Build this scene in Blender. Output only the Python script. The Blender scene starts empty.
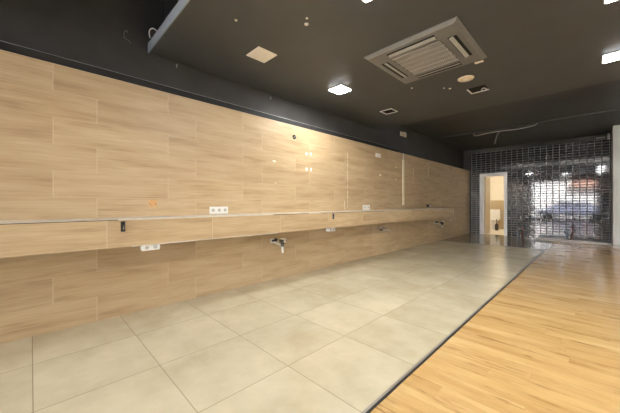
import bpy, bmesh, math, random
from mathutils import Vector, Matrix
random.seed(4)
sc = bpy.context.scene
COL = sc.collection
PI = math.pi

# ------------------------------------------------------------------ node helpers
class NT:
    def __init__(s, name):
        s.m = bpy.data.materials.new(name); s.m.use_nodes = True
        s.t = s.m.node_tree; s.t.nodes.clear()
        s.out = s.t.nodes.new('ShaderNodeOutputMaterial')
    def n(s, kind, **kw):
        x = s.t.nodes.new(kind)
        for k, v in kw.items(): setattr(x, k, v)
        return x
    def l(s, a, b): s.t.links.new(a, b)
    def put(s, sock, v):
        if hasattr(v, 'is_linked') or hasattr(v, 'links'): s.l(v, sock)
        else: sock.default_value = v
    def math(s, op, a, b=0.0, c=0.0, clamp=False):
        x = s.n('ShaderNodeMath', operation=op, use_clamp=clamp)
        for i, v in enumerate((a, b, c)): s.put(x.inputs[i], v)
        return x.outputs[0]
    def xyz(s, a, b, c):
        x = s.n('ShaderNodeCombineXYZ')
        for i, v in enumerate((a, b, c)): s.put(x.inputs[i], v)
        return x.outputs[0]
    def coords(s):
        tc = s.n('ShaderNodeTexCoord'); sp = s.n('ShaderNodeSeparateXYZ')
        s.l(tc.outputs['Object'], sp.inputs[0])
        return sp.outputs[0], sp.outputs[1], sp.outputs[2], tc.outputs['Object']
    def noise(s, vec, scale, detail=3, rough=.55):
        x = s.n('ShaderNodeTexNoise'); s.put(x.inputs['Vector'], vec)
        x.inputs['Scale'].default_value = scale; x.inputs['Detail'].default_value = detail
        x.inputs['Roughness'].default_value = rough
        return x.outputs[0]
    def white(s, vec):
        x = s.n('ShaderNodeTexWhiteNoise', noise_dimensions='3D'); s.put(x.inputs['Vector'], vec)
        return x.outputs['Value'], x.outputs['Color']
    def ramp(s, fac, stops):
        x = s.n('ShaderNodeValToRGB'); s.put(x.inputs[0], fac)
        e = x.color_ramp.elements
        while len(e) < len(stops): e.new(.5)
        for el, (p, c) in zip(e, stops): el.position = p; el.color = (*c, 1)
        return x.outputs[0]
    def mix(s, fac, a, b, mode='MIX'):
        x = s.n('ShaderNodeMix', data_type='RGBA', blend_type=mode)
        s.put(x.inputs['Factor'], fac)
        for k, v in ((6, a), (7, b)):
            s.put(x.inputs[k], (*v, 1) if isinstance(v, tuple) and len(v) == 3 else v)
        return x.outputs[2]
    def smooth(s, v, lo, hi, a=0., b=1.):
        x = s.n('ShaderNodeMapRange', interpolation_type='SMOOTHSTEP')
        s.put(x.inputs[0], v)
        for i, q in enumerate((lo, hi, a, b)): x.inputs[i+1].default_value = q
        return x.outputs[0]
    def bump(s, h, strength=.3, dist=.01):
        x = s.n('ShaderNodeBump'); x.inputs['Strength'].default_value = strength
        x.inputs['Distance'].default_value = dist; s.l(h, x.inputs['Height'])
        return x.outputs[0]
    def pbr(s, color, rough=.5, metal=0., spec=.5, coat=0., coat_r=.1, normal=None, emit=None, es=0.):
        b = s.n('ShaderNodeBsdfPrincipled')
        s.put(b.inputs['Base Color'], (*color, 1) if isinstance(color, tuple) and len(color) == 3 else color)
        s.put(b.inputs['Roughness'], rough); s.put(b.inputs['Metallic'], metal)
        b.inputs['Specular IOR Level'].default_value = spec
        b.inputs['Coat Weight'].default_value = coat; b.inputs['Coat Roughness'].default_value = coat_r
        if normal is not None: s.l(normal, b.inputs['Normal'])
        if emit: b.inputs['Emission Color'].default_value = (*emit, 1); b.inputs['Emission Strength'].default_value = es
        s.l(b.outputs[0], s.out.inputs[0])
        return s.m
    # a field of rectangular planks/tiles: gives random value, random colour, distance to the nearest joint
    def tiles(s, u, v, L, Hh, u0=0., alt=0., rnd=False):
        fr = s.math('DIVIDE', v, Hh); row = s.math('FLOOR', fr)
        if rnd:
            r, _ = s.white(s.xyz(row, 3.7, 1.1)); off = s.math('MULTIPLY', r, L)
        else:
            par = s.math('FLOORED_MODULO', row, 2.0); off = s.math('MULTIPLY_ADD', par, alt, u0)
        uu = s.math('DIVIDE', s.math('SUBTRACT', u, off), L); col = s.math('FLOOR', uu)
        fu = s.math('SUBTRACT', uu, col); fv = s.math('SUBTRACT', fr, row)
        du = s.math('MULTIPLY', s.math('MINIMUM', fu, s.math('SUBTRACT', 1.0, fu)), L)
        dv = s.math('MULTIPLY', s.math('MINIMUM', fv, s.math('SUBTRACT', 1.0, fv)), Hh)
        val, colr = s.white(s.xyz(col, row, 5.3))
        return dict(val=val, col=colr, du=du, dv=dv, d=s.math('MINIMUM', du, dv), row=row, c=col, fu=fu, fv=fv)

def plain(name, c, rough=.5, metal=0., spec=.5, var=.06, scale=14, coat=0.):
    s = NT(name); x, y, z, o = s.coords()
    f = s.noise(o, scale)
    k = tuple(max(0, q*(1-var)) for q in c); w = tuple(min(1, q*(1+var)) for q in c)
    return s.pbr(s.ramp(f, [(.3, k), (.7, w)]), rough, metal, spec, coat)

def lamp_mat(name, c, strength):
    s = NT(name); e = s.n('ShaderNodeEmission'); e.inputs[0].default_value = (*c, 1); e.inputs[1].default_value = strength
    s.l(e.outputs[0], s.out.inputs[0]); return s.m

def wood_wall(name, u0, alt, v0, tone=1.):
    s = NT(name); x, y, z, o = s.coords()
    v = s.math('SUBTRACT', z, v0)
    t = s.tiles(y, v, .9025, .224, u0, alt)
    g = s.xyz(s.math('MULTIPLY_ADD', t['val'], 31., y), s.math('MULTIPLY', z, 7.), s.math('MULTIPLY', t['val'], 17.))
    n1 = s.noise(g, 1.6, 4, .6)
    g2 = s.xyz(s.math('MULTIPLY', s.math('MULTIPLY_ADD', t['val'], 13., y), 1.3), s.math('MULTIPLY', z, 42.), t['val'])
    n2 = s.noise(g2, 2.2, 3, .6)
    f = s.math('ADD', s.math('MULTIPLY', n1, .62), s.math('MULTIPLY', n2, .38))
    c = s.ramp(f, [(.28, (.30*tone, .19*tone, .092*tone)), (.45, (.49*tone, .355*tone, .20*tone)), (.56, (.555*tone, .415*tone, .245*tone)), (.75, (.66*tone, .515*tone, .325*tone))])
    c = s.mix(s.math('MULTIPLY', t['val'], .34), c, (.37, .25, .14))
    jv = s.smooth(t['du'], .0012, .0032, 1, 0); jh = s.smooth(t['dv'], .0006, .002, .55, 0)
    c = s.mix(s.math('MAXIMUM', jv, jh), c, (.62, .50, .33))
    return s.pbr(c, .42, 0, .45, normal=s.bump(s.smooth(t['d'], .0005, .003), .25, .002))

def floor_tile(name, a, b, rough):
    s = NT(name); x, y, z, o = s.coords()
    t = s.tiles(y, s.math('ADD', x, .043), .5985, .600, .008)
    p = s.xyz(s.math('MULTIPLY_ADD', t['val'], 9., x), s.math('MULTIPLY_ADD', t['val'], 5., y), t['val'])
    n1 = s.noise(p, 1.9, 4, .55); n2 = s.noise(p, 9, 4, .6)
    f = s.math('ADD', s.math('MULTIPLY', n1, .75), s.math('MULTIPLY', n2, .25))
    c = s.ramp(f, [(.33, a), (.66, b)])
    c = s.mix(s.smooth(t['d'], .0012, .0032, .8, 0), c, (.23, .185, .115))
    r = s.math('MULTIPLY_ADD', n2, .04, rough)
    return s.pbr(c, r, 0, .5, normal=s.bump(s.smooth(t['d'], .001, .004), .3, .002))

def wood_floor(name):
    s = NT(name); x, y, z, o = s.coords()
    t = s.tiles(x, y, 1.38, .1425, rnd=True)
    g = s.xyz(s.math('MULTIPLY_ADD', t['val'], 23., x), s.math('MULTIPLY', y, 7.), s.math('MULTIPLY', t['val'], 7.))
    n1 = s.noise(g, 1.25, 6, .66)
    g2 = s.xyz(s.math('MULTIPLY_ADD', t['val'], 11., s.math('MULTIPLY', x, 1.2)), s.math('MULTIPLY', y, 55.), t['val'])
    n2 = s.noise(g2, 2.0, 3, .6)
    f = s.math('ADD', s.math('MULTIPLY', n1, .8), s.math('MULTIPLY', n2, .2))
    c = s.ramp(f, [(.29, (.27, .135, .042)), (.37, (.44, .26, .095)), (.5, (.54, .345, .14)), (.68, (.62, .42, .19))])
    c = s.mix(s.math('MULTIPLY', t['val'], .22), c, (.50, .285, .105))
    kn = s.n('ShaderNodeTexVoronoi'); s.l(s.xyz(s.math('MULTIPLY', x, .55), s.math('MULTIPLY', y, 1.6), 0.), kn.inputs['Vector']); kn.inputs['Scale'].default_value = 3.2
    c = s.mix(s.smooth(kn.outputs['Distance'], .02, .075, .75, 0), c, (.20, .085, .025))
    dk = s.noise(s.xyz(s.math('MULTIPLY_ADD', t['val'], 41., s.math('MULTIPLY', x, 1.1)), s.math('MULTIPLY', y, 8.5), s.math('MULTIPLY', t['val'], 3.)), 1.9, 5, .7)
    c = s.mix(s.smooth(dk, .54, .68, 0, .7), c, (.24, .115, .04))
    lt = s.noise(s.xyz(s.math('MULTIPLY_ADD', t['val'], 19., s.math('MULTIPLY', x, .8)), s.math('MULTIPLY', y, 5.), 4.), 1.6, 3, .6)
    c = s.mix(s.smooth(lt, .52, .68, 0, .4), c, (.72, .52, .26))
    c = s.mix(s.smooth(t['d'], .0004, .0014, .32, 0), c, (.24, .12, .045))
    return s.pbr(c, s.math('MULTIPLY_ADD', n2, .10, .10), 0, .42, normal=s.bump(s.math('ADD', n2, s.smooth(t['d'], .0004, .002)), .06, .002))

def metro_tile(name):
    s = NT(name); x, y, z, o = s.coords()
    t = s.tiles(x, z, .147, .0765, .067)
    grout = s.smooth(t['d'], .0022, .0034, 1, 0)
    c = s.mix(grout, (.010, .010, .012), (.46, .45, .42))
    r = s.math('MULTIPLY_ADD', grout, .6, .07)
    bev = s.math('MULTIPLY', s.smooth(t['du'], .002, .015), s.smooth(t['dv'], .002, .010))
    # each tile sits at its own slight tilt
    geo = s.n('ShaderNodeNewGeometry')
    bm = s.n('ShaderNodeBump'); bm.inputs['Strength'].default_value = 1.; bm.inputs['Distance'].default_value = .006
    s.l(bev, bm.inputs['Height'])
    sub = s.n('ShaderNodeVectorMath', operation='SUBTRACT'); s.l(t['col'], sub.inputs[0]); sub.inputs[1].default_value = (.5, .5, .5)
    scl = s.n('ShaderNodeVectorMath', operation='SCALE'); s.l(sub.outputs[0], scl.inputs[0]); scl.inputs['Scale'].default_value = .004
    ad = s.n('ShaderNodeVectorMath', operation='ADD'); s.l(bm.outputs[0], ad.inputs[0]); s.l(scl.outputs[0], ad.inputs[1])
    no = s.n('ShaderNodeVectorMath', operation='NORMALIZE'); s.l(ad.outputs[0], no.inputs[0])
    return s.pbr(c, r, 0, .85, coat=.35, coat_r=.04, normal=no.outputs[0])

def glass_mat(name):
    s = NT(name)
    tr = s.n('ShaderNodeBsdfTransparent'); gl = s.n('ShaderNodeBsdfGlossy'); gl.inputs['Roughness'].default_value = .02
    fr = s.n('ShaderNodeFresnel'); fr.inputs[0].default_value = 1.45
    mx = s.n('ShaderNodeMixShader'); s.l(fr.outputs[0], mx.inputs[0]); s.l(tr.outputs[0], mx.inputs[1]); s.l(gl.outputs[0], mx.inputs[2])
    s.l(mx.outputs[0], s.out.inputs[0]); return s.m

M = {}
M['wall_wood'] = wood_wall('wood look wall tile', .427, -.296, 0.)
M['ledge_wood'] = wood_wall('wood look ledge tile', .4415, 0., .7105, 1.02)
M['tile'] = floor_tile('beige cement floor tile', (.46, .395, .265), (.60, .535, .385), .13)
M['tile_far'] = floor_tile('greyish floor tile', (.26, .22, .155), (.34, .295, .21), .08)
M['wood_floor'] = wood_floor('oak plank floor')
M['metro'] = metro_tile('black glazed metro tile')
M['black'] = plain('black wall paint', (.066, .062, .058), .6, spec=.3, var=.12, scale=3)
M['black_trim'] = plain('black trim', (.022, .022, .021), .6, spec=.3)
M['edge'] = plain('grey metal edge', (.28, .28, .27), .35, .3)
M['ceiling'] = plain('dark brown grey ceiling paint', (.074, .075, .070), .48, spec=.5, var=.10, scale=2)
M['ceiling_far'] = plain('ceiling paint darkened for low light', (.040, .039, .036), .5, var=.12, scale=2)  # darker than the main ceiling: missing light put into the colour
M['fascia'] = plain('grey fascia with daylight tint', (.31, .335, .36), .5)  # bluish daylight on the grey board is part of this colour
M['grey_wall'] = plain('light grey plaster', (.60, .60, .57), .7, var=.05, scale=3)
M['stone'] = plain('grey beige stone', (.38, .36, .31), .3)
M['strip'] = plain('dark metal strip', (.055, .05, .042), .35, .5)
M['strip_light'] = plain('worn grey metal strip', (.30, .27, .22), .4, .4)
M['white'] = plain('white plastic', (.80, .79, .75), .35, var=.02)
M['white_paint'] = plain('white lacquer', (.90, .895, .88), .35, var=.03)
M['cream'] = plain('cream plastic', (.72, .62, .45), .5, var=.03)
M['off_white'] = plain('off white plate', (.90, .84, .72), .5, var=.02)
M['socket_dark'] = plain('shadowed socket well', (.50, .49, .47), .5)
M['black_plastic'] = plain('black plastic', (.012, .011, .010), .3)
M['chrome'] = plain('chrome', (.78, .78, .77), .12, 1., var=.02)
M['dark_chrome'] = plain('dark chrome', (.24, .24, .24), .25, .8)
M['worktop'] = plain('pale grey ledge top', (.62, .56, .45), .4, var=.05)
M['alu'] = plain('brushed aluminium edging', (.72, .69, .62), .35, .35)
M['orange'] = plain('orange wood plate', (.62, .36, .15), .5, var=.15, scale=40)
M['filler'] = plain('white filler', (.90, .87, .78), .8, var=.04)
M['glue'] = plain('beige glue', (.66, .55, .36), .8, var=.05)
M['ac'] = plain('dark grey cassette plastic', (.18, .178, .165), .38, spec=.6, var=.03)
M['ac_light'] = plain('grey cassette grille', (.40, .395, .365), .45, var=.04)
M['dark'] = plain('dark void', (.008, .008, .007), .8)
M['cable'] = plain('pale cable', (.50, .48, .42), .5)
M['conduit'] = plain('white cable duct', (.78, .70, .53), .5)
M['red_pipe'] = plain('red pipe', (.26, .075, .05), .4)
M['blue_pipe'] = plain('blue pipe', (.10, .15, .26), .4)
M['cream_wall'] = plain('cream plaster', (.80, .72, .58), .7, var=.02)
M['tan_tile'] = plain('tan bathroom tile', (.50, .38, .22), .35, var=.05)
M['porcelain'] = plain('white porcelain', (.85, .82, .76), .12, spec=.6, var=.01)
M['leaf'] = plain('beige door leaf', (.62, .51, .36), .4, var=.03)
M['brush'] = plain('dark brush holder', (.05, .042, .03), .4)
M['glass'] = glass_mat('shop window glass')
M['frame'] = plain('dark window frame', (.05, .05, .055), .4)
M['lamp'] = lamp_mat('lit LED diffuser', (1., 1., .985), 50.)
M['lamp_bright'] = lamp_mat('bright lit LED diffuser', (1., 1., .985), 76.)
M['wc_lamp'] = lamp_mat('lit bathroom diffuser', (1., .91, .74), 34.)
M['lamp_frame'] = plain('white lamp frame', (.8, .78, .74), .4)
M['street'] = plain('pale pavement', (.55, .53, .50), .8, scale=2)
M['asphalt'] = plain('asphalt', (.18, .18, .185), .85, scale=5)
M['facade'] = plain('white render facade', (.78, .78, .80), .8, scale=1)
M['facade_red'] = plain('reddish awning', (.52, .30, .24), .7)
M['car_paint'] = plain('blue car paint', (.24, .27, .40), .25, .1, coat=.5)
M['tyre'] = plain('tyre rubber', (.02, .02, .02), .8)
M['dark_glass'] = plain('dark window glass', (.03, .035, .045), .08)

# ------------------------------------------------------------------ mesh helpers
def box(bm, x0, x1, y0, y1, z0, z1, bev=0.):
    r = bmesh.ops.create_cube(bm, size=1.)
    vs = r['verts']
    bmesh.ops.scale(bm, vec=(x1-x0, y1-y0, z1-z0), verts=vs)
    bmesh.ops.translate(bm, vec=((x0+x1)/2, (y0+y1)/2, (z0+z1)/2), verts=vs)
    if bev:
        es = list({e for v in vs for e in v.link_edges})
        bmesh.ops.bevel(bm, geom=es, offset=bev, segments=2, affect='EDGES', profile=.5)
    return bm

def cyl(bm, a, b, r0, r1=None, seg=16, cap=True):
    a = Vector(a); b = Vector(b); d = b-a
    m = Matrix.Translation((a+b)/2) @ d.to_track_quat('Z', 'Y').to_matrix().to_4x4()
    bmesh.ops.create_cone(bm, cap_ends=cap, segments=seg, radius1=r0, radius2=r0 if r1 is None else r1, depth=d.length, matrix=m)
    return bm

def ball(bm, c, r, s=(1, 1, 1), seg=16):
    m = Matrix.Translation(c) @ Matrix.Diagonal((*[r*k for k in s], 1))
    bmesh.ops.create_uvsphere(bm, u_segments=seg, v_segments=seg//2, radius=1., matrix=m)
    return bm

def tube(bm, pts, r, seg=8):
    pts = [Vector(p) for p in pts]; rings = []
    for i, p in enumerate(pts):
        d = (pts[min(i+1, len(pts)-1)]-pts[max(i-1, 0)]).normalized()
        q = d.to_track_quat('Z', 'Y')
        rings.append([bm.verts.new(p + q @ Vector((r*math.cos(2*PI*k/seg), r*math.sin(2*PI*k/seg), 0))) for k in range(seg)])
    for a, b in zip(rings, rings[1:]):
        for k in range(seg): bm.faces.new((a[k], a[(k+1) % seg], b[(k+1) % seg], b[k]))
    bm.faces.new(rings[0][::-1]); bm.faces.new(rings[-1])
    return bm

def curve_pts(pts, n=6):
    P = [Vector(p) for p in pts]; P = [P[0]*2-P[1]]+P+[P[-1]*2-P[-2]]; out = []
    for i in range(1, len(P)-2):
        for k in range(n):
            t = k/n; a, b, c, d = P[i-1:i+3]
            out.append(.5*((2*b)+(c-a)*t+(2*a-5*b+4*c-d)*t*t+(3*b-a-3*c+d)*t**3))
    out.append(P[-2]); return out

def lathe(bm, prof, c=(0, 0, 0), seg=24, sx=1., sy=1.):
    c = Vector(c); rings = []
    for r, z in prof:
        rings.append([bm.verts.new(c+Vector((r*sx*math.cos(2*PI*k/seg), r*sy*math.sin(2*PI*k/seg), z))) for k in range(seg)])
    for a, b in zip(rings, rings[1:]):
        for k in range(seg): bm.faces.new((a[k], a[(k+1) % seg], b[(k+1) % seg], b[k]))
    bm.faces.new(rings[0][::-1]); bm.faces.new(rings[-1])
    return bm

B = bmesh.new
def obj(name, bm, mat, parent=None, smooth=False):
    me = bpy.data.meshes.new(name)
    bmesh.ops.recalc_face_normals(bm, faces=bm.faces[:])
    bm.to_mesh(me); bm.free(); me.materials.append(M[mat])
    if smooth:
        for p in me.polygons: p.use_smooth = True
        try: me.set_sharp_from_angle(angle=math.radians(40))
        except Exception: pass
    o = bpy.data.objects.new(name, me); COL.objects.link(o)
    if parent is not None: o.parent = parent
    return o
def tag(o, label, cat, group=None):
    o['label'] = label; o['category'] = cat
    if group: o['group'] = group
    return o
def thing(name, label, cat, loc=(0, 0, 0), rz=0., group=None):
    o = bpy.data.objects.new(name, None); COL.objects.link(o); o.empty_display_size = .05
    o.location = loc; o.rotation_euler = (0, 0, rz)
    return tag(o, label, cat, group)
def struct(name, bm, mat, label, cat, parent=None, smooth=False):
    o = obj(name, bm, mat, parent, smooth)
    if parent is None: o['kind'] = 'structure'; tag(o, label, cat)
    return o
def dup(root, loc, label, group=None):
    r = root.copy(); COL.objects.link(r); r.location = loc; r['label'] = label
    if group: r['group'] = group
    for ch in list(root.children):
        c = ch.copy(); COL.objects.link(c); c.parent = r
        for g in list(ch.children):
            d = g.copy(); COL.objects.link(d); d.parent = c
    return r

# ------------------------------------------------------------------ the setting
YW = 11.2      # black tiled end wall
YF = -1.6      # shop front behind the viewer
XR = 6.4       # right wall
ZC = 2.69      # main ceiling
ZB = 2.97      # ceiling at the back
ZT = 2.245     # top of the wood-look cladding

struct('floor', box(B(), 0, 2.345, YF, 8.44, -.08, 0), 'tile', 'large beige cement floor tiles along the wood wall', 'floor')
struct('floor.001', box(B(), 2.37, XR, YF, YW, -.08, 0), 'wood_floor', 'glossy oak plank floor on the right side', 'floor')
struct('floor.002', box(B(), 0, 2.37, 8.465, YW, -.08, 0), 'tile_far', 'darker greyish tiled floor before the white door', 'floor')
t = struct('trim_1', box(B(), 2.343, 2.358, YF, 8.44, -.08, .003), 'strip_light', 'long metal threshold strip between tile and oak floor', 'threshold strip')
struct('strip_edge', box(B(), 2.358, 2.372, YF, 8.44, -.08, .0025), 'strip', '', '', t)
struct('trim_2', box(B(), 0, 2.37, 8.438, 8.467, -.08, .003), 'strip', 'dark metal strip crossing the tiles at the far end', 'threshold strip')

struct('wall_left', box(B(), -.2, 0, YF, YW, -.08, ZT), 'wall_wood', 'left wall clad in pale wood-look plank tiles', 'wall')
struct('wall_left.001', box(B(), -.32, -.2, YF, YW, -.08, 3.45), 'black', 'black painted upper left wall above the wood cladding', 'wall')
t = struct('trim_3', box(B(), -.014, .004, YF, 6.0, ZT-.003, 2.306), 'black_trim', 'black edge moulding along the top of the wood cladding', 'moulding')
struct('moulding_lit_edge', box(B(), -.014, .007, YF, 6.0, 2.306, 2.3095), 'edge', '', '', t)  # paler strip paints the lit top edge of the black moulding

# main ceiling: a dropped slab, grey front edge with daylight blue in its colour
struct('ceiling', box(B(), -.2, XR, .905, 5.47, ZC, ZC+.10), 'ceiling', 'dark brown-grey dropped ceiling carrying the lamps', 'ceiling')
struct('trim_4', box(B(), -.2, XR, .893, .905, ZC, ZC+.10), 'fascia', 'grey front edge of the dropped ceiling, daylight blue painted in', 'fascia')
struct('ceiling.001', box(B(), -.2, XR, 1.06, 1.14, ZC+.10, 3.45), 'ceiling_far', 'dark upright board above the dropped ceiling edge', 'ceiling')
struct('ceiling.002', box(B(), -.2, XR, YF, 1.06, 3.35, 3.45), 'ceiling_far', 'dark high ceiling by the shop front', 'ceiling')
struct('ceiling.003', box(B(), -.2, XR, 5.47, YW, ZB, 3.05), 'ceiling_far', 'ceiling over the rear of the room, darkened in colour for lack of light', 'ceiling')
struct('trim_5', box(B(), -.2, XR, 8.36, 8.42, ZB-.022, ZB), 'ceiling', 'thin strip crossing the dark rear ceiling', 'ceiling strip')

# end wall: black metro tile with a door opening
DX0, DX1, DZ = .355, 1.09, 2.07
struct('wall_back.003', box(B(), -.32, .03, YW, YW+.12, -.08, 2.845), 'black', 'black painted strip in the corner left of the metro tiles', 'wall')
bm = B(); box(bm, .03, DX0, YW, YW+.12, -.08, 2.845); box(bm, DX1, 3.49, YW, YW+.12, -.08, 2.845); box(bm, DX0, DX1, YW, YW+.12, DZ, 2.845)
struct('wall_back', bm, 'metro', 'end wall of glossy black metro tiles with light joints', 'wall')
struct('wall_back.001', box(B(), -.32, XR, YW, YW+.12, 2.845, 3.45), 'black', 'black painted band above the metro tiles', 'wall')
struct('wall_back.002', box(B(), 3.478, XR, 10.13, YW, 0, ZB), 'grey_wall', 'light grey wall projecting at the far right', 'wall')
struct('baseboard_back', box(B(), 3.474, XR, 10.115, 10.131, 0, .075), 'stone', 'beige skirting of the light grey wall at far right', 'baseboard')
struct('wall_right', box(B(), XR, XR+.12, YF, YW, -.08, 3.45), 'grey_wall', 'light grey right wall outside the picture', 'wall')

# shop front (behind the viewer) and street
bm = B()
WX = ((.12, 3.25), (3.75, 6.2))  # second opening is unseen, added to light the right side
box(bm, -.32, .12, YF-.15, YF, -.08, 3.45); box(bm, 3.25, 3.75, YF-.15, YF, -.08, 3.45); box(bm, 6.2, XR+.12, YF-.15, YF, -.08, 3.45)
for a, b in WX: box(bm, a, b, YF-.15, YF, 2.5, 3.45); box(bm, a, b, YF-.15, YF, -.08, .12)
struct('wall_front', bm, 'black', 'shop front wall behind the viewer', 'wall')
for i, (a, b) in enumerate(WX):
    bm = B(); f = .05
    box(bm, a, b, YF-.11, YF-.04, .12, .12+f); box(bm, a, b, YF-.11, YF-.04, 2.5-f, 2.5)
    n = 3
    for k in range(n+1):
        xx = a+(b-a-f)*k/n; box(bm, xx, xx+f, YF-.11, YF-.04, .12+f, 2.5-f)
    w = struct('window_%d' % (i+1), bm, 'frame', ('wide' if i == 0 else 'narrower, added')+' glazed shop window behind the viewer', 'window')
    struct('pane', box(B(), a+f/2, b-f/2, YF-.078, YF-.072, .12+f/2, 2.5-f/2), 'glass', '', '', w)
struct('floor.003', box(B(), -14, 20, -4.6, YF-.15, -.2, -.08), 'street', 'pale pavement outside the shop front', 'pavement')
struct('floor.004', box(B(), -14, 20, -14, -4.6, -.3, -.2), 'asphalt', 'street outside the shop front', 'street')
bm = B(); box(bm, -14, 20, -15, -12.5, -.3, 8.)
bf = struct('wall_street', bm, 'facade', 'white building across the street', 'building')
for k, (x, zz) in enumerate([(-8, 1), (-4.5, 1), (3.8, .4), (8, 1), (12, 1), (-6, 4.4), (-1, 4.4), (4, 4.4), (9, 4.4)]):
    struct('facade_window', box(B(), x, x+1.6, -12.52, -12.4, zz, zz+1.9), 'dark_glass', '', '', bf)
struct('awning', box(B(), 1.6, 5.2, -12.5, -11.7, 2.5, 3.1), 'facade_red', '', '', bf)

# parked blue car on the street
car = thing('parked_car', 'blue car parked on the street behind the viewer', 'car', (1.9, -6.2, -.2))
prof = [(-2.05, .35), (-2.05, .75), (-1.2, .92), (-.75, 1.4), (.75, 1.45), (1.45, .95), (2.0, .85), (2.1, .35)]
bm = B(); L = []; R_ = []
for y_, lst in ((-.82, L), (.82, R_)):
    for x_, z_ in prof: lst.append(bm.verts.new((x_, y_*(.86 if z_ > 1. else 1.), z_)))
bm.faces.new(L); bm.faces.new(R_[::-1])
for k in range(len(prof)):
    q = (k+1) % len(prof); bm.faces.new((L[k], R_[k], R_[q], L[q]))
bmesh.ops.bevel(bm, geom=bm.edges[:], offset=.05, segments=2, affect='EDGES')
obj('car_body', bm, 'car_paint', car, True)
for s_ in (-1, 1):
    bm = B(); vs = [bm.verts.new((x_, s_*.775, z_)) for x_, z_ in ((-.98, .97), (-.66, 1.33), (.68, 1.36), (1.2, .98))]
    g = bm.faces.new(vs); r = bmesh.ops.extrude_face_region(bm, geom=[g])
    bmesh.ops.translate(bm, vec=(0, s_*.012, 0), verts=[v for v in r['geom'] if isinstance(v, bmesh.types.BMVert)])
    obj('side_window', bm, 'dark_glass', car)
    for x_ in (-1.3, 1.3): obj('wheel', cyl(B(), (x_, s_*.65, .32), (x_, s_*.85, .32), .32, seg=24), 'tyre', car)

# ------------------------------------------------------------------ toilet room behind the door
WY1 = 13.95
struct('floor.005', box(B(), -.4, 1.6, YW+.12, WY1, -.08, 0), 'cream_wall', 'pale toilet room floor beyond the white door', 'floor')
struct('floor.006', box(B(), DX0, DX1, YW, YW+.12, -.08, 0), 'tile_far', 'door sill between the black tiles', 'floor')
struct('wall_toilet_back', box(B(), -.4, 1.6, WY1, WY1+.1, -.08, 2.6), 'cream_wall', 'cream rear wall of the toilet room', 'wall')
struct('wall_toilet_tile', box(B(), -.4, 1.6, WY1-.012, WY1, 0, 1.2), 'tan_tile', 'tan tiled lower rear wall behind the toilet', 'wall')
struct('wall_toilet_left', box(B(), -.5, -.4, YW+.12, WY1, -.08, 2.6), 'cream_wall', 'cream left wall of the toilet room', 'wall')
struct('wall_toilet_right', box(B(), 1.6, 1.7, YW+.12, WY1, -.08, 2.6), 'cream_wall', 'cream right wall of the toilet room', 'wall')
struct('ceiling.004', box(B(), -.5, 1.7, YW+.12, WY1+.1, 2.5, 2.6), 'cream_wall', 'cream ceiling of the toilet room', 'ceiling')
t = thing('ceiling_light', 'warm round ceiling light inside the toilet room', 'lamp', (.6, 12.7, 2.5))
obj('lamp_base', cyl(B(), (0, 0, -.02), (0, 0, 0), .17, seg=24), 'lamp_frame', t)
obj('diffuser', lathe(B(), [(.15, -.02), (.145, -.05), (.09, -.075), (.01, -.082)]), 'wc_lamp', t, True)

# white door frame with the leaf open inwards
d = bpy.data.objects.new('door_1', None); COL.objects.link(d); d.location = (0, YW, 0); d['kind'] = 'structure'
tag(d, 'white framed doorway in the black tiles, leaf open inwards', 'door')
bm = B()
box(bm, .322, .425, -.022, .145, 0, 2.11, .003); box(bm, 1.035, 1.125, -.022, .145, 0, 2.11, .003); box(bm, .425, 1.035, -.022, .145, 2.015, 2.11, .003)
obj('door_frame', bm, 'white_paint', d)
bm = B(); box(bm, .42, .44, .06, .08, 0, 2.02); box(bm, 1.02, 1.04, .06, .08, 0, 2.02); box(bm, .42, 1.04, .06, .08, 2.0, 2.02)
obj('door_stop', bm, 'white', d)
lf = obj('door_leaf', box(B(), .43, .466, .148, .76, .008, 2.008, .002), 'leaf', d)
bm = B(); cyl(bm, (.466, .70, 1.03), (.472, .70, 1.03), .025); cyl(bm, (.472, .70, 1.03), (.509, .70, 1.03), .009); cyl(bm, (.506, .705, 1.03), (.506, .59, 1.03), .009)
obj('door_handle', bm, 'chrome', lf, True)

# toilet with cistern, brush
t = thing('toilet', 'white toilet with cistern seen through the open door', 'toilet', (.22, 13.93, 0))
bm = B(); lathe(bm, [(.10, 0), (.105, .05), (.095, .2), (.15, .32), (.185, .38), (.19, .40), (.15, .40)], (0, -.42, 0), 28, 1., 1.25)
box(bm, -.09, .09, -.30, -.02, 0, .37, .02)
obj('bowl', bm, 'porcelain', t, True)
obj('seat', lathe(B(), [(.185, .40), (.195, .41), (.195, .425), (.18, .435), (.02, .437)], (0, -.42, 0), 28, 1., 1.22), 'white', t, True)
c_ = obj('cistern', box(B(), -.18, .18, -.20, -.02, .40, .80, .02), 'porcelain', t, True)
obj('cistern_lid', box(B(), -.188, .188, -.208, -.015, .80, .825, .008), 'porcelain', c_, True)
obj('flush_button', cyl(B(), (0, -.11, .825), (0, -.11, .832), .025), 'chrome', c_)
t = thing('toilet_brush', 'dark toilet brush holder on the floor beside the toilet', 'toilet brush', (.41, 13.18, 0))
obj('holder', lathe(B(), [(.05, 0), (.062, .02), (.062, .22), (.05, .25), (.02, .27)]), 'brush', t, True)
obj('brush_handle', lathe(B(), [(.014, .27), (.012, .40), (.022, .43), (.010, .45)]), 'brush', t, True)

# low stone platform below the black tiles, with cut-off pipes
platform = tag(obj('stone_platform', box(B(), 1.95, 3.476, 10.56, YW-.001, 0, .065, .004), 'stone'), 'low grey stone platform at the foot of the black tiles', 'platform')

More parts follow.
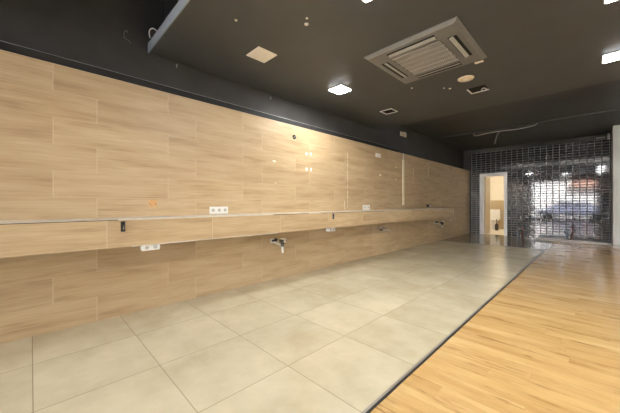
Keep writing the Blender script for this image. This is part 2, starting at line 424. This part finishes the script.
# ------------------------------------------------------------------ wall ledge
XL, ZL, YE = .38, .94, 8.42
t = thing('wall_ledge', 'long boxed-in ledge with wood-look front along the left wall', 'ledge', (0, 0, 0))
t.location = (0, 3.4, .703)
def rel(bm): bmesh.ops.translate(bm, vec=(0, -3.4, -.703), verts=bm.verts[:]); return bm
o = obj('front_panel', rel(box(B(), XL-.022, XL, YF, YE-.012, .703, .928)), 'ledge_wood', t)
o.data.transform(Matrix.Translation((0, 3.4, .703)));  o.location = (0, -3.4, -.703)
obj('top_panel', rel(box(B(), .0, XL-.012, YF, YE-.004, .922, ZL)), 'worktop', t)
for ya, yb in ((YF, .52), (2.15, 2.75), (3.0, 4.75)): obj('top_gap', rel(box(B(), XL-.014, XL-.004, ya, yb, .925, .933)), 'dark', t)
obj('edge_strip', rel(box(B(), XL-.012, XL+.004, .52, 2.1, .929, ZL+.0015)), 'alu', t)
obj('underside', rel(box(B(), 0, XL-.022, YF, YE-.012, .703, .72)), 'worktop', t)
bm = B(); box(bm, XL-.03, XL+.003, .62, 2.2, .699, .705)
obj('bottom_strip', rel(bm), 'alu', t)
obj('end_panel', rel(box(B(), 0, XL-.012, YE-.012, YE-.002, .72, .922)), 'ledge_wood', t)
obj('edge_strip', rel(box(B(), XL-.012, XL+.002, 7.3, YE, .932, ZL+.0015)), 'alu', t)
obj('end_strip', rel(box(B(), XL-.014, XL+.004, YE-.014, YE+.002, .703, .929)), 'alu', t)

# black brackets let into the ledge front
def bracket(y, label):
    q = thing('black_bracket', label, 'bracket', (XL, y, .876), 0, 'black brackets on the ledge front')
    obj('plate', box(B(), 0, .012, -.016, .016, -.043, .043, .004), 'black_plastic', q)
    obj('clip', tube(B(), curve_pts([(.010, 0, .025), (.024, 0, .018), (.028, 0, -.004), (.022, 0, -.02), (.011, 0, -.022)], 4), .0045), 'chrome', q, True)
    return q
b0 = bracket(.552, 'small black bracket on the ledge front, nearer the left picture edge')
dup(b0, (XL, 3.266, .876), 'small black bracket on the ledge front, farther along near the ledge middle')

# sockets ------------------------------------------------------------
def socket_plate(name, y0, n, z, label, gap=.078, h=.084):
    w = gap*n+.008
    q = thing(name, label, 'socket', (0, y0, z), 0, 'white sockets on the wood wall')
    obj('cover_frame', box(B(), 0, .010, -w/2, w/2, -h/2, h/2, .003), 'white', q)
    for k in range(n):
        yc = (k-(n-1)/2)*gap
        bm = B(); cyl(bm, (.0095, yc, 0), (.0125, yc, 0), min(.029, h*.4), seg=20)
        ins = obj('socket_insert', bm, 'white', q)
        bm = B(); cyl(bm, (.011, yc, 0), (.0132, yc, 0), min(.0205, h*.3), seg=20)
        obj('socket_well', bm, 'socket_dark', ins)
        bm = B()
        for s_ in (-1, 1): cyl(bm, (.012, yc+s_*.0095, 0), (.0136, yc+s_*.0095, 0), .003, seg=8)
        obj('pin_hole', bm, 'dark', ins)
    return q
socket_plate('triple_socket', 1.606, 3, .990, 'white triple wall socket standing just above the ledge', .076, .086)
socket_plate('double_socket', 4.70, 2, .992, 'white double wall socket above the ledge, farther along', .115, .10)
for yy, lb in ((.773, 'white double socket box hanging under the ledge front at left'), (3.262, 'white double socket box hanging under the ledge front near the middle')):
    q = socket_plate('socket_box', yy, 2, .675, lb, .070, .056)
    q.location.x = .352
    obj('housing', box(B(), -.05, 0, -.072, .072, -.026, .028, .003), 'white', q)
t = thing('black_socket', 'dark open socket box just above the ledge at its far end', 'socket', (0, 7.65, 1.01))
obj('box_rim', box(B(), 0, .02, -.12, .12, -.036, .036, .004), 'black_plastic', t)
obj('cover_flap', box(B(), .02, .03, -.01, .10, -.02, .01), 'white', t)

# mixers -------------------------------------------------------------
def mixer(y, z, label):
    q = thing('mixer_tap', label, 'tap', (0, y, z), 0, 'mixer taps below the ledge')
    bm = B(); cyl(bm, (0, 0, 0), (.012, 0, 0), .036, .030, 24)
    obj('rosette', bm, 'alu', q, True)
    bm = B(); tube(bm, curve_pts([(.01, 0, .0), (.045, .004, .006), (.07, .02, .018)], 6), .017, 12); ball(bm, (.065, .02, .016), .024)
    obj('supply_elbow', bm, 'black_plastic', q, True)
    bm = B(); tube(bm, curve_pts([(.03, 0, -.012), (.10, .012, -.03), (.19, .03, -.055)], 6), .016, 12)
    obj('arm', bm, 'alu', q, True)
    bm = B(); cyl(bm, (.16, .03, .01), (.235, .035, .01), .034, .032, 24); cyl(bm, (.19, .032, -.062), (.19, .032, .0), .022, .028, 20)
    bd = obj('mixer_body', bm, 'dark_chrome', q, True)
    bm = B(); box(bm, .165, .245, .005, .062, .032, .050, .008); cyl(bm, (.235, .035, .01), (.247, .036, .01), .020, .018, 20)
    obj('lever', bm, 'alu', q, True)
    bm = B(); cyl(bm, (.19, .032, -.055), (.19, .034, -.075), .017, .016); cyl(bm, (.19, .034, -.075), (.192, .036, -.150), .015, .012)
    obj('outlet', bm, 'white', q, True)
    return q
m0 = mixer(2.40, .548, 'chrome mixer tap jutting from the wall under the ledge, nearest one')
dup(m0, (0, 8.06, .535), 'chrome mixer tap under the far end of the ledge')
t = thing('tap_stub', 'pair of chrome pipe stubs with arm under the ledge between two mixer taps', 'tap', (0, 5.23, .56))
for s_ in (-1, 1):
    bm = B(); cyl(bm, (0, s_*.078, 0), (.01, s_*.078, 0), .03, .027, 20); tube(bm, curve_pts([(.005, s_*.078, 0), (.05, s_*.078, 0), (.06, s_*.078, -.03)], 5), .013, 10)
    obj('inlet', bm, 'chrome', t, True)
bm = B(); cyl(bm, (.06, -.1, -.035), (.06, .1, -.035), .017, seg=14)
obj('cross_bar', bm, 'dark_chrome', t, True)
bm = B(); tube(bm, curve_pts([(.06, -.02, -.035), (.14, -.03, -.035), (.25, -.05, -.04)], 5), .012, 10)
obj('spout', bm, 'alu', t, True)

t = thing('cable_end', 'pale loose cable end hanging below the far corner of the ledge', 'cable', (.34, 8.30, .712))
obj('cable_tail', tube(B(), curve_pts([(0, 0, .0), (.01, 0, -.04), (.012, -.01, -.08)], 4), .011), 'cable', t, True)
obj('cable_sleeve', cyl(B(), (.011, -.008, -.06), (.012, -.012, -.125), .017, seg=10), 'white', t, True)

# plates, boxes and marks on the wall --------------------------------
t = thing('blanking_plate', 'orange wood-toned square blanking plate on the wood wall at left', 'plate', (-.0005, .886, 1.072))
obj('plate', box(B(), 0, .006, -.036, .036, -.038, .038, .002), 'orange', t)
for s_ in (-1, 1): obj('screw', cyl(B(), (.006, s_*.024, 0), (.0075, s_*.024, 0), .004, seg=10), 'dark_chrome', t)
t = thing('round_wall_box', 'open round black wall box with loose wires high on the wood wall', 'wall box', (0, 2.813, 2.068))
obj('box_rim', cyl(B(), (0, 0, 0), (.004, 0, 0), .033, seg=24), 'dark', t)
bm = B(); tube(bm, curve_pts([(.003, -.012, -.01), (.022, -.004, .004), (.012, .012, .012)], 5), .004, 6)
obj('wire', bm, 'cable', t, True)
t = thing('white_sensor', 'small white box high on the wood wall', 'sensor', (-.0005, 5.115, 2.066))
obj('case', box(B(), 0, .03, -.085, .085, -.04, .04, .006), 'white', t)
obj('sensor_slot', box(B(), .03, .0312, .0, .006, -.034, .034), 'socket_dark', t)
t = thing('cable_duct', 'tall pale cable duct fixed upright on the wood wall', 'cable duct', (0, 6.225, 1.57))
obj('duct_cover', box(B(), .0, .016, -.04, .04, -.535, .52, .003), 'conduit', t)
obj('duct_cable', tube(B(), [(.006, 0, .52), (.006, 0, .67)], .008), 'cable', t)
t = thing('patch_plate', 'pale pinkish square box on the black wall above the cable duct', 'plate', (-.2, 6.60, 2.79))
obj('cover', box(B(), 0, .025, -.15, .15, -.05, .05, .006), 'cream', t)
obj('cover_tab', box(B(), .0, .022, .02, .13, .05, .07, .004), 'cream', t)

def dab(y, z, w, h, label, mat='filler', name='filler_dab'):
    bm = B(); ball(bm, (0, 0, 0), 1., (.004, w/2, h/2), 12)
    for v in bm.verts:
        v.co.y *= 1+.18*math.sin(7*v.co.z/h+y*5); v.co.z *= 1+.15*math.sin(9*v.co.y/w+z*3)
    o = obj(name, bm, mat, None, True); o.location = (.001, y, z)
    return tag(o, label, 'filler mark', 'filler marks on the wood wall')
dab(3.070, 1.850, .050, .050, 'white filler dab, upper left of the cluster of four on the wood wall')
dab(3.160, 1.857, .046, .055, 'white filler dab, upper right of the cluster of four on the wood wall')
dab(3.070, 1.607, .052, .062, 'white filler dab, lower left of the cluster of four on the wood wall')
dab(3.165, 1.610, .048, .058, 'white filler dab, lower right of the cluster of four on the wood wall')
dab(2.438, 1.665, .060, .026, 'single white filler dab left of the cluster of four')
dab(2.46, 1.36, .045, .020, 'faint filler dab below the single white dab', 'glue')
dab(5.90, 1.90, .11, .055, 'upper pale filler dab left of the cable duct', 'glue')
dab(5.885, 1.62, .11, .055, 'lower pale filler dab left of the cable duct', 'glue')
dab(5.22, 1.67, .06, .055, 'pale filler dab below the small white box', 'filler')
bm = B()
zz = .975
while zz < 1.95:
    h = random.uniform(.03, .16); w = random.uniform(.006, .016)
    box(bm, 0, .003, -w, w, zz, zz+h, .001); zz += h+random.uniform(.01, .07)
ball(bm, (0, 0, 1.77), .02, (.2, 1.3, 1)); ball(bm, (0, 0, 1.52), .018, (.2, 1.3, 1))
box(bm, -.001, .0012, -.003, .003, .975, 1.99)
o = obj('glue_line', bm, 'glue'); o.location = (0, 4.11, 0)
tag(o, 'broken vertical line of pale glue on the wood wall above the ledge middle', 'glue mark', 'vertical glue traces')
for y, z0, z1, lb in ((4.02, .96, 1.12, 'short pale glue streak rising from the ledge left of the long glue line'), (7.65, 1.82, 2.06, 'thin pale upright streak high on the far wood wall'), (6.75, 1.56, 1.95, 'faint upright streak right of the cable duct')):
    o = obj('glue_streak', box(B(), -.001, .003, -.012, .012, z0, z1), 'glue'); o.location = (0, y, 0)
    tag(o, lb, 'glue mark', 'vertical glue traces')

# hooks and wires on the black wall
t = thing('wire_bracket', 'thin bent wire bracket on the black wall at upper left', 'bracket', (-.2, .684, 2.777))
obj('wire', tube(B(), curve_pts([(.0, .02, .05), (.03, .01, .052), (.03, -.012, .03), (.025, -.012, -.02), (.028, .0, -.032), (.03, .035, -.05), (.0, .05, -.05)], 4), .0022, 6), 'edge', t, True)
def hook(y, z, lb):
    q = thing('wall_hook', lb, 'hook', (-.2, y, z), 0, 'small hooks on the black wall')
    obj('hook_plate', box(B(), 0, .003, -.006, .006, -.02, .02), 'edge', q)
    obj('hook_arm', tube(B(), curve_pts([(.002, 0, .015), (.022, 0, .012), (.026, 0, -.006), (.02, 0, -.018)], 4), .003, 6), 'edge', q, True)
    return q
h0 = hook(1.19, 2.65, 'tiny metal hook on the black wall near the ceiling step')
dup(h0, (-.2, 2.517, 2.63), 'tiny metal hook on the black wall above the round wall box')
t = thing('cable_loop', 'short white cable loop poking out above the dropped ceiling edge', 'cable', (.0, .885, 2.81))
obj('loop', tube(B(), curve_pts([(.05, .05, .0), (.03, -.0, .035), (-.02, -.02, .035), (-.04, -.02, .0), (-.03, -.015, -.04)], 5), .006), 'white', t, True)

# ------------------------------------------------------------------ ceiling fittings
def downlight(x, y, label, s=.118, glow='lamp'):
    q = thing('downlight', label, 'lamp', (x, y, ZC), 0, 'square LED lamps in the dropped ceiling')
    bm = B(); f = .012
    box(bm, -s, s, -s, -s+f, -.010, 0); box(bm, -s, s, s-f, s, -.010, 0); box(bm, -s, -s+f, -s+f, s-f, -.010, 0); box(bm, s-f, s, -s+f, s-f, -.010, 0)
    obj('lamp_frame', bm, 'lamp_frame', q)
    obj('diffuser', box(B(), -s+f, s-f, -s+f, s-f, -.014, -.001), glow, q)
    return q
downlight(.632, 3.12, 'lit square downlight nearest the wood wall', glow='lamp_bright')
L0 = downlight(2.0, 1.80, 'lit square downlight at the top edge before the air conditioner')
for x, y, lb in ((3.35, 4.56, 'lit square downlight at the right picture edge'),
                 (3.35, 3.18, 'lit square downlight at the top right corner'), (3.35, 1.80, 'lit square downlight overhead outside the picture'),
                 (4.72, 1.80, 'added unseen fill lamp right of the ceiling lamps')):  # last lamp is unseen, added for the light it gives
    dup(L0, (x, y, ZC), lb)

t = thing('blank_cover', 'off-white square blank cover on the dark ceiling', 'cover plate', (.627, 1.787, ZC+.0005))
obj('plate', box(B(), -.12, .12, -.12, .12, -.010, 0, .003), 'off_white', t)
obj('clip_slot', box(B(), -.02, .02, -.123, -.119, -.007, -.003), 'socket_dark', t)

def cut_frame(x, y, lb, loose):
    q = thing('lamp_cutout', lb, 'lamp frame', (x, y, ZC), 0, 'empty lamp openings in the ceiling')
    s = .115; f = .020
    bm = B()
    box(bm, -s, s, s-f, s, -.008, 0, .001); box(bm, -s, -s+f, -s+f, s-f, -.008, 0, .001)
    if not loose: box(bm, -s, s, -s, -s+f, -.008, 0, .001); box(bm, s-f, s, -s+f, s-f, -.008, 0, .001)
    obj('frame', bm, 'white', q)
    obj('opening', box(B(), -s+f, s-f if not loose else s, -s+f if not loose else -s, s-f, -.0015, -.0002), 'dark', q)
    if loose: obj('loose_cable', tube(B(), curve_pts([(.0, .10, -.004), (.035, .04, -.022), (.07, -.05, -.028), (.095, -.05, -.024), (.108, .06, -.016), (.112, .10, -.004)], 5), .007), 'cable', q, True)
    return q
cut_frame(.628, 4.475, 'empty white lamp opening in the ceiling row by the wood wall', False)
cut_frame(2.005, 4.51, 'empty lamp opening with loose cable beside the round disc', True)

t = thing('ceiling_disc', 'round cream blank disc on the ceiling behind the air conditioner', 'ceiling disc', (2.0, 4.01, ZC))
obj('disc', lathe(B(), [(.012, -.014), (.075, -.014), (.088, -.010), (.095, 0)][::1]), 'cream', t, True)
obj('disc_ring', lathe(B(), [(.03, -.0165), (.034, -.0165), (.036, -.013)]), 'off_white', t)
tag(obj('white_tag', box(B(), 2.203, 2.288, 3.625, 3.668, ZC-.006, ZC+.001), 'off_white'), 'small white tag on the ceiling at the air conditioner corner', 'tag')
for i, (x, y, r, lb) in enumerate(((1.371, 3.80, .012, 'tiny pale plug on the ceiling behind the near side of the air conditioner'), (1.74, 4.20, .017, 'brighter of two pale plugs left of the round disc'), (1.687, 4.12, .010, 'fainter of two pale plugs left of the round disc'),
                               (.951, 1.288, .013, 'lone pale plug on the ceiling before the off-white square cover'), (1.411, 1.715, .011, 'smaller of two pale plugs right of the off-white square cover'), (1.349, 1.769, .020, 'larger of two pale plugs right of the off-white square cover'))):
    o = obj('ceiling_plug', lathe(B(), [(r*.4, -.007), (r*.9, -.006), (r, 0)], seg=14), 'off_white', None, True); o.location = (x, y, ZC)
    tag(o, lb, 'plug', 'small plugs in the ceiling')

# four-way cassette air conditioner
t = thing('air_conditioner', 'dark grey square cassette air conditioner in the ceiling', 'air conditioner', (1.862, 3.095, ZC+.0005))
S = .478
bm = B()
gs, zf = .262, -.034
# panel ring: outer sloped edge, flat face, opening for the grille
def ring(a, za, b, zb):
    A = [bm.verts.new((sx*a, sy*a, za)) for sx, sy in ((-1, -1), (1, -1), (1, 1), (-1, 1))]
    Bv = [bm.verts.new((sx*b, sy*b, zb)) for sx, sy in ((-1, -1), (1, -1), (1, 1), (-1, 1))]
    for k in range(4): bm.faces.new((A[k], A[(k+1) % 4], Bv[(k+1) % 4], Bv[k]))
ring(S, 0, S, -.012); ring(S, -.012, S-.035, zf); ring(S-.035, zf, gs, zf); ring(gs, zf, gs, -.015); ring(gs, -.015, .0005, -.014)
bmesh.ops.remove_doubles(bm, verts=bm.verts[:], dist=.0001)
pn = obj('panel', bm, 'ac', t)
bm = B(); n = 26
for k in range(n):
    xx = -gs+.02+(2*gs-.04)*k/(n-1); box(bm, xx-.0055, xx+.0055, -gs+.008, gs-.008, zf-.003, zf+.004)
for k in range(6):
    yy = -gs+.008+(2*gs-.016)*k/5; box(bm, -gs+.006, gs-.006, yy-.007, yy+.007, zf-.005, zf+.006)
gr = obj('intake_grille', bm, 'ac_light', t)
for k in range(4):
    rot = Matrix.Rotation(k*PI/2, 3, 'Z')
    bm = B(); box(bm, -.25, .25, .320, .400, zf-.001, zf+.012)
    bmesh.ops.rotate(bm, cent=(0, 0, 0), matrix=rot, verts=bm.verts[:]); sl = obj('air_slot', bm, 'dark', t)
    bm = B(); box(bm, -.245, .245, -.022, .018, -.003, .003, .002)
    bmesh.ops.rotate(bm, cent=(0, 0, 0), matrix=Matrix.Rotation(math.radians(14), 3, 'X'), verts=bm.verts[:])
    bmesh.ops.translate(bm, vec=(0, .352, zf-.004), verts=bm.verts[:])
    bmesh.ops.rotate(bm, cent=(0, 0, 0), matrix=rot, verts=bm.verts[:]); obj('louver', bm, 'ac_light', sl)
obj('corner_cap', box(B(), .30, .42, .30, .42, zf-.003, zf, .002), 'ac', t)

for x, y, lb in ((5.2, 8.6, 'added unseen fill lamp at the rear ceiling'),):
    dup(L0, (x, y, ZB), lb)  # unseen fill lamp added to brighten the far end

# loose cable slung under the rear ceiling
t = thing('hanging_cable', 'thin pale cable slung below the dark rear ceiling', 'cable', (1.5, 8.40, ZB))
obj('main_run', tube(B(), curve_pts([(-.60, -.0, .0), (-.575, 0, -.10), (-.30, 0, -.085), (.0, 0, -.078), (.30, 0, -.095), (.55, 0, -.085), (.69, 0, -.06), (.72, 0, 0)], 6), .009), 'cable', t, True)
obj('loose_branch', tube(B(), curve_pts([(-.02, 0, -.080), (-.07, 0, -.16), (-.10, 0, -.26), (-.13, 0, -.38)], 6), .008), 'cable', t, True)
t = thing('conduit_stub', 'short white pipe stub at the top right of the black tiles', 'pipe', (3.43, YW+.001, 2.90))
obj('stub', cyl(B(), (0, -.04, -.09), (0, -.04, .07), .028, seg=14), 'white', t, True)
obj('stub_clip', box(B(), -.035, .035, -.045, 0, -.01, .01), 'white', t)
o = tag(obj('white_clip', tube(B(), curve_pts([(-.08, 0, .0), (0, 0, .012), (.09, 0, .004)], 4), .012), 'cable', None, True), 'short pale wire left of the white pipe stub', 'wire')
o.location = (3.27, YW-.009, 2.88)

# cut-off water pipes
def pipes(loc, lb, k=1.):
    q = thing('water_pipes', lb, 'pipes', loc, 0, 'cut-off red and blue water pipes')
    obj('red_pipe', tube(B(), curve_pts([(.05, 0, 0), (.05, 0, .10*k), (.07, -.02, .20*k), (.06, -.01, .33*k)], 5), .014), 'red_pipe', q, True)
    obj('blue_pipe', tube(B(), curve_pts([(-.06, 0, 0), (-.06, -.01, .08*k), (-.085, -.02, .15*k), (-.10, -.02, .20*k)], 5), .012), 'blue_pipe', q, True)
    obj('drain_pipe', lathe(B(), [(.032, 0), (.032, .07), (.04, .075), (.04, .10), (.03, .10)], (.0, .05, 0), 16), 'dark_chrome', q, True)
    return q
pipes((1.50, 11.05, 0), 'red and blue cut-off water pipes on the floor right of the white door')
pipes((2.66, 10.75, .065), 'red and blue cut-off water pipes standing on the stone platform', 1.15)

# ------------------------------------------------------------------ light
w = bpy.data.worlds.new('world'); sc.world = w; w.use_nodes = True
nt = w.node_tree; nt.nodes.clear()
o_ = nt.nodes.new('ShaderNodeOutputWorld'); bg = nt.nodes.new('ShaderNodeBackground'); sk = nt.nodes.new('ShaderNodeTexSky')
sk.sky_type = 'HOSEK_WILKIE'; sk.turbidity = 4.; sk.sun_direction = Vector((.25, .75, .62)).normalized()
nt.links.new(sk.outputs[0], bg.inputs[0]); bg.inputs[1].default_value = 5.
nt.links.new(bg.outputs[0], o_.inputs[0])
sl = bpy.data.lights.new('sun', 'SUN'); sl.energy = 28.; sl.angle = .01; sl.color = (1., .96, .9)
so = bpy.data.objects.new('sun', sl); COL.objects.link(so)
so.rotation_euler = Vector((-.25, -.75, -.62)).to_track_quat('-Z', 'Y').to_euler()

# ------------------------------------------------------------------ camera
cd = bpy.data.cameras.new('camera'); co = bpy.data.objects.new('camera', cd); COL.objects.link(co)
co.location = (3.185, 0, 1.07); co.rotation_euler = (PI/2, 0, math.radians(45.35))
cd.sensor_fit = 'HORIZONTAL'; cd.sensor_width = 36.; cd.lens = 282.5/620*36; cd.shift_y = -3/620; cd.clip_start = .02; cd.clip_end = 200
sc.camera = co

vs = sc.view_settings
sc.display_settings.display_device = 'sRGB'
vs.view_transform = 'Standard'; vs.look = 'None'; vs.gamma = 1.; vs.use_curve_mapping = False; vs.exposure = 1.65
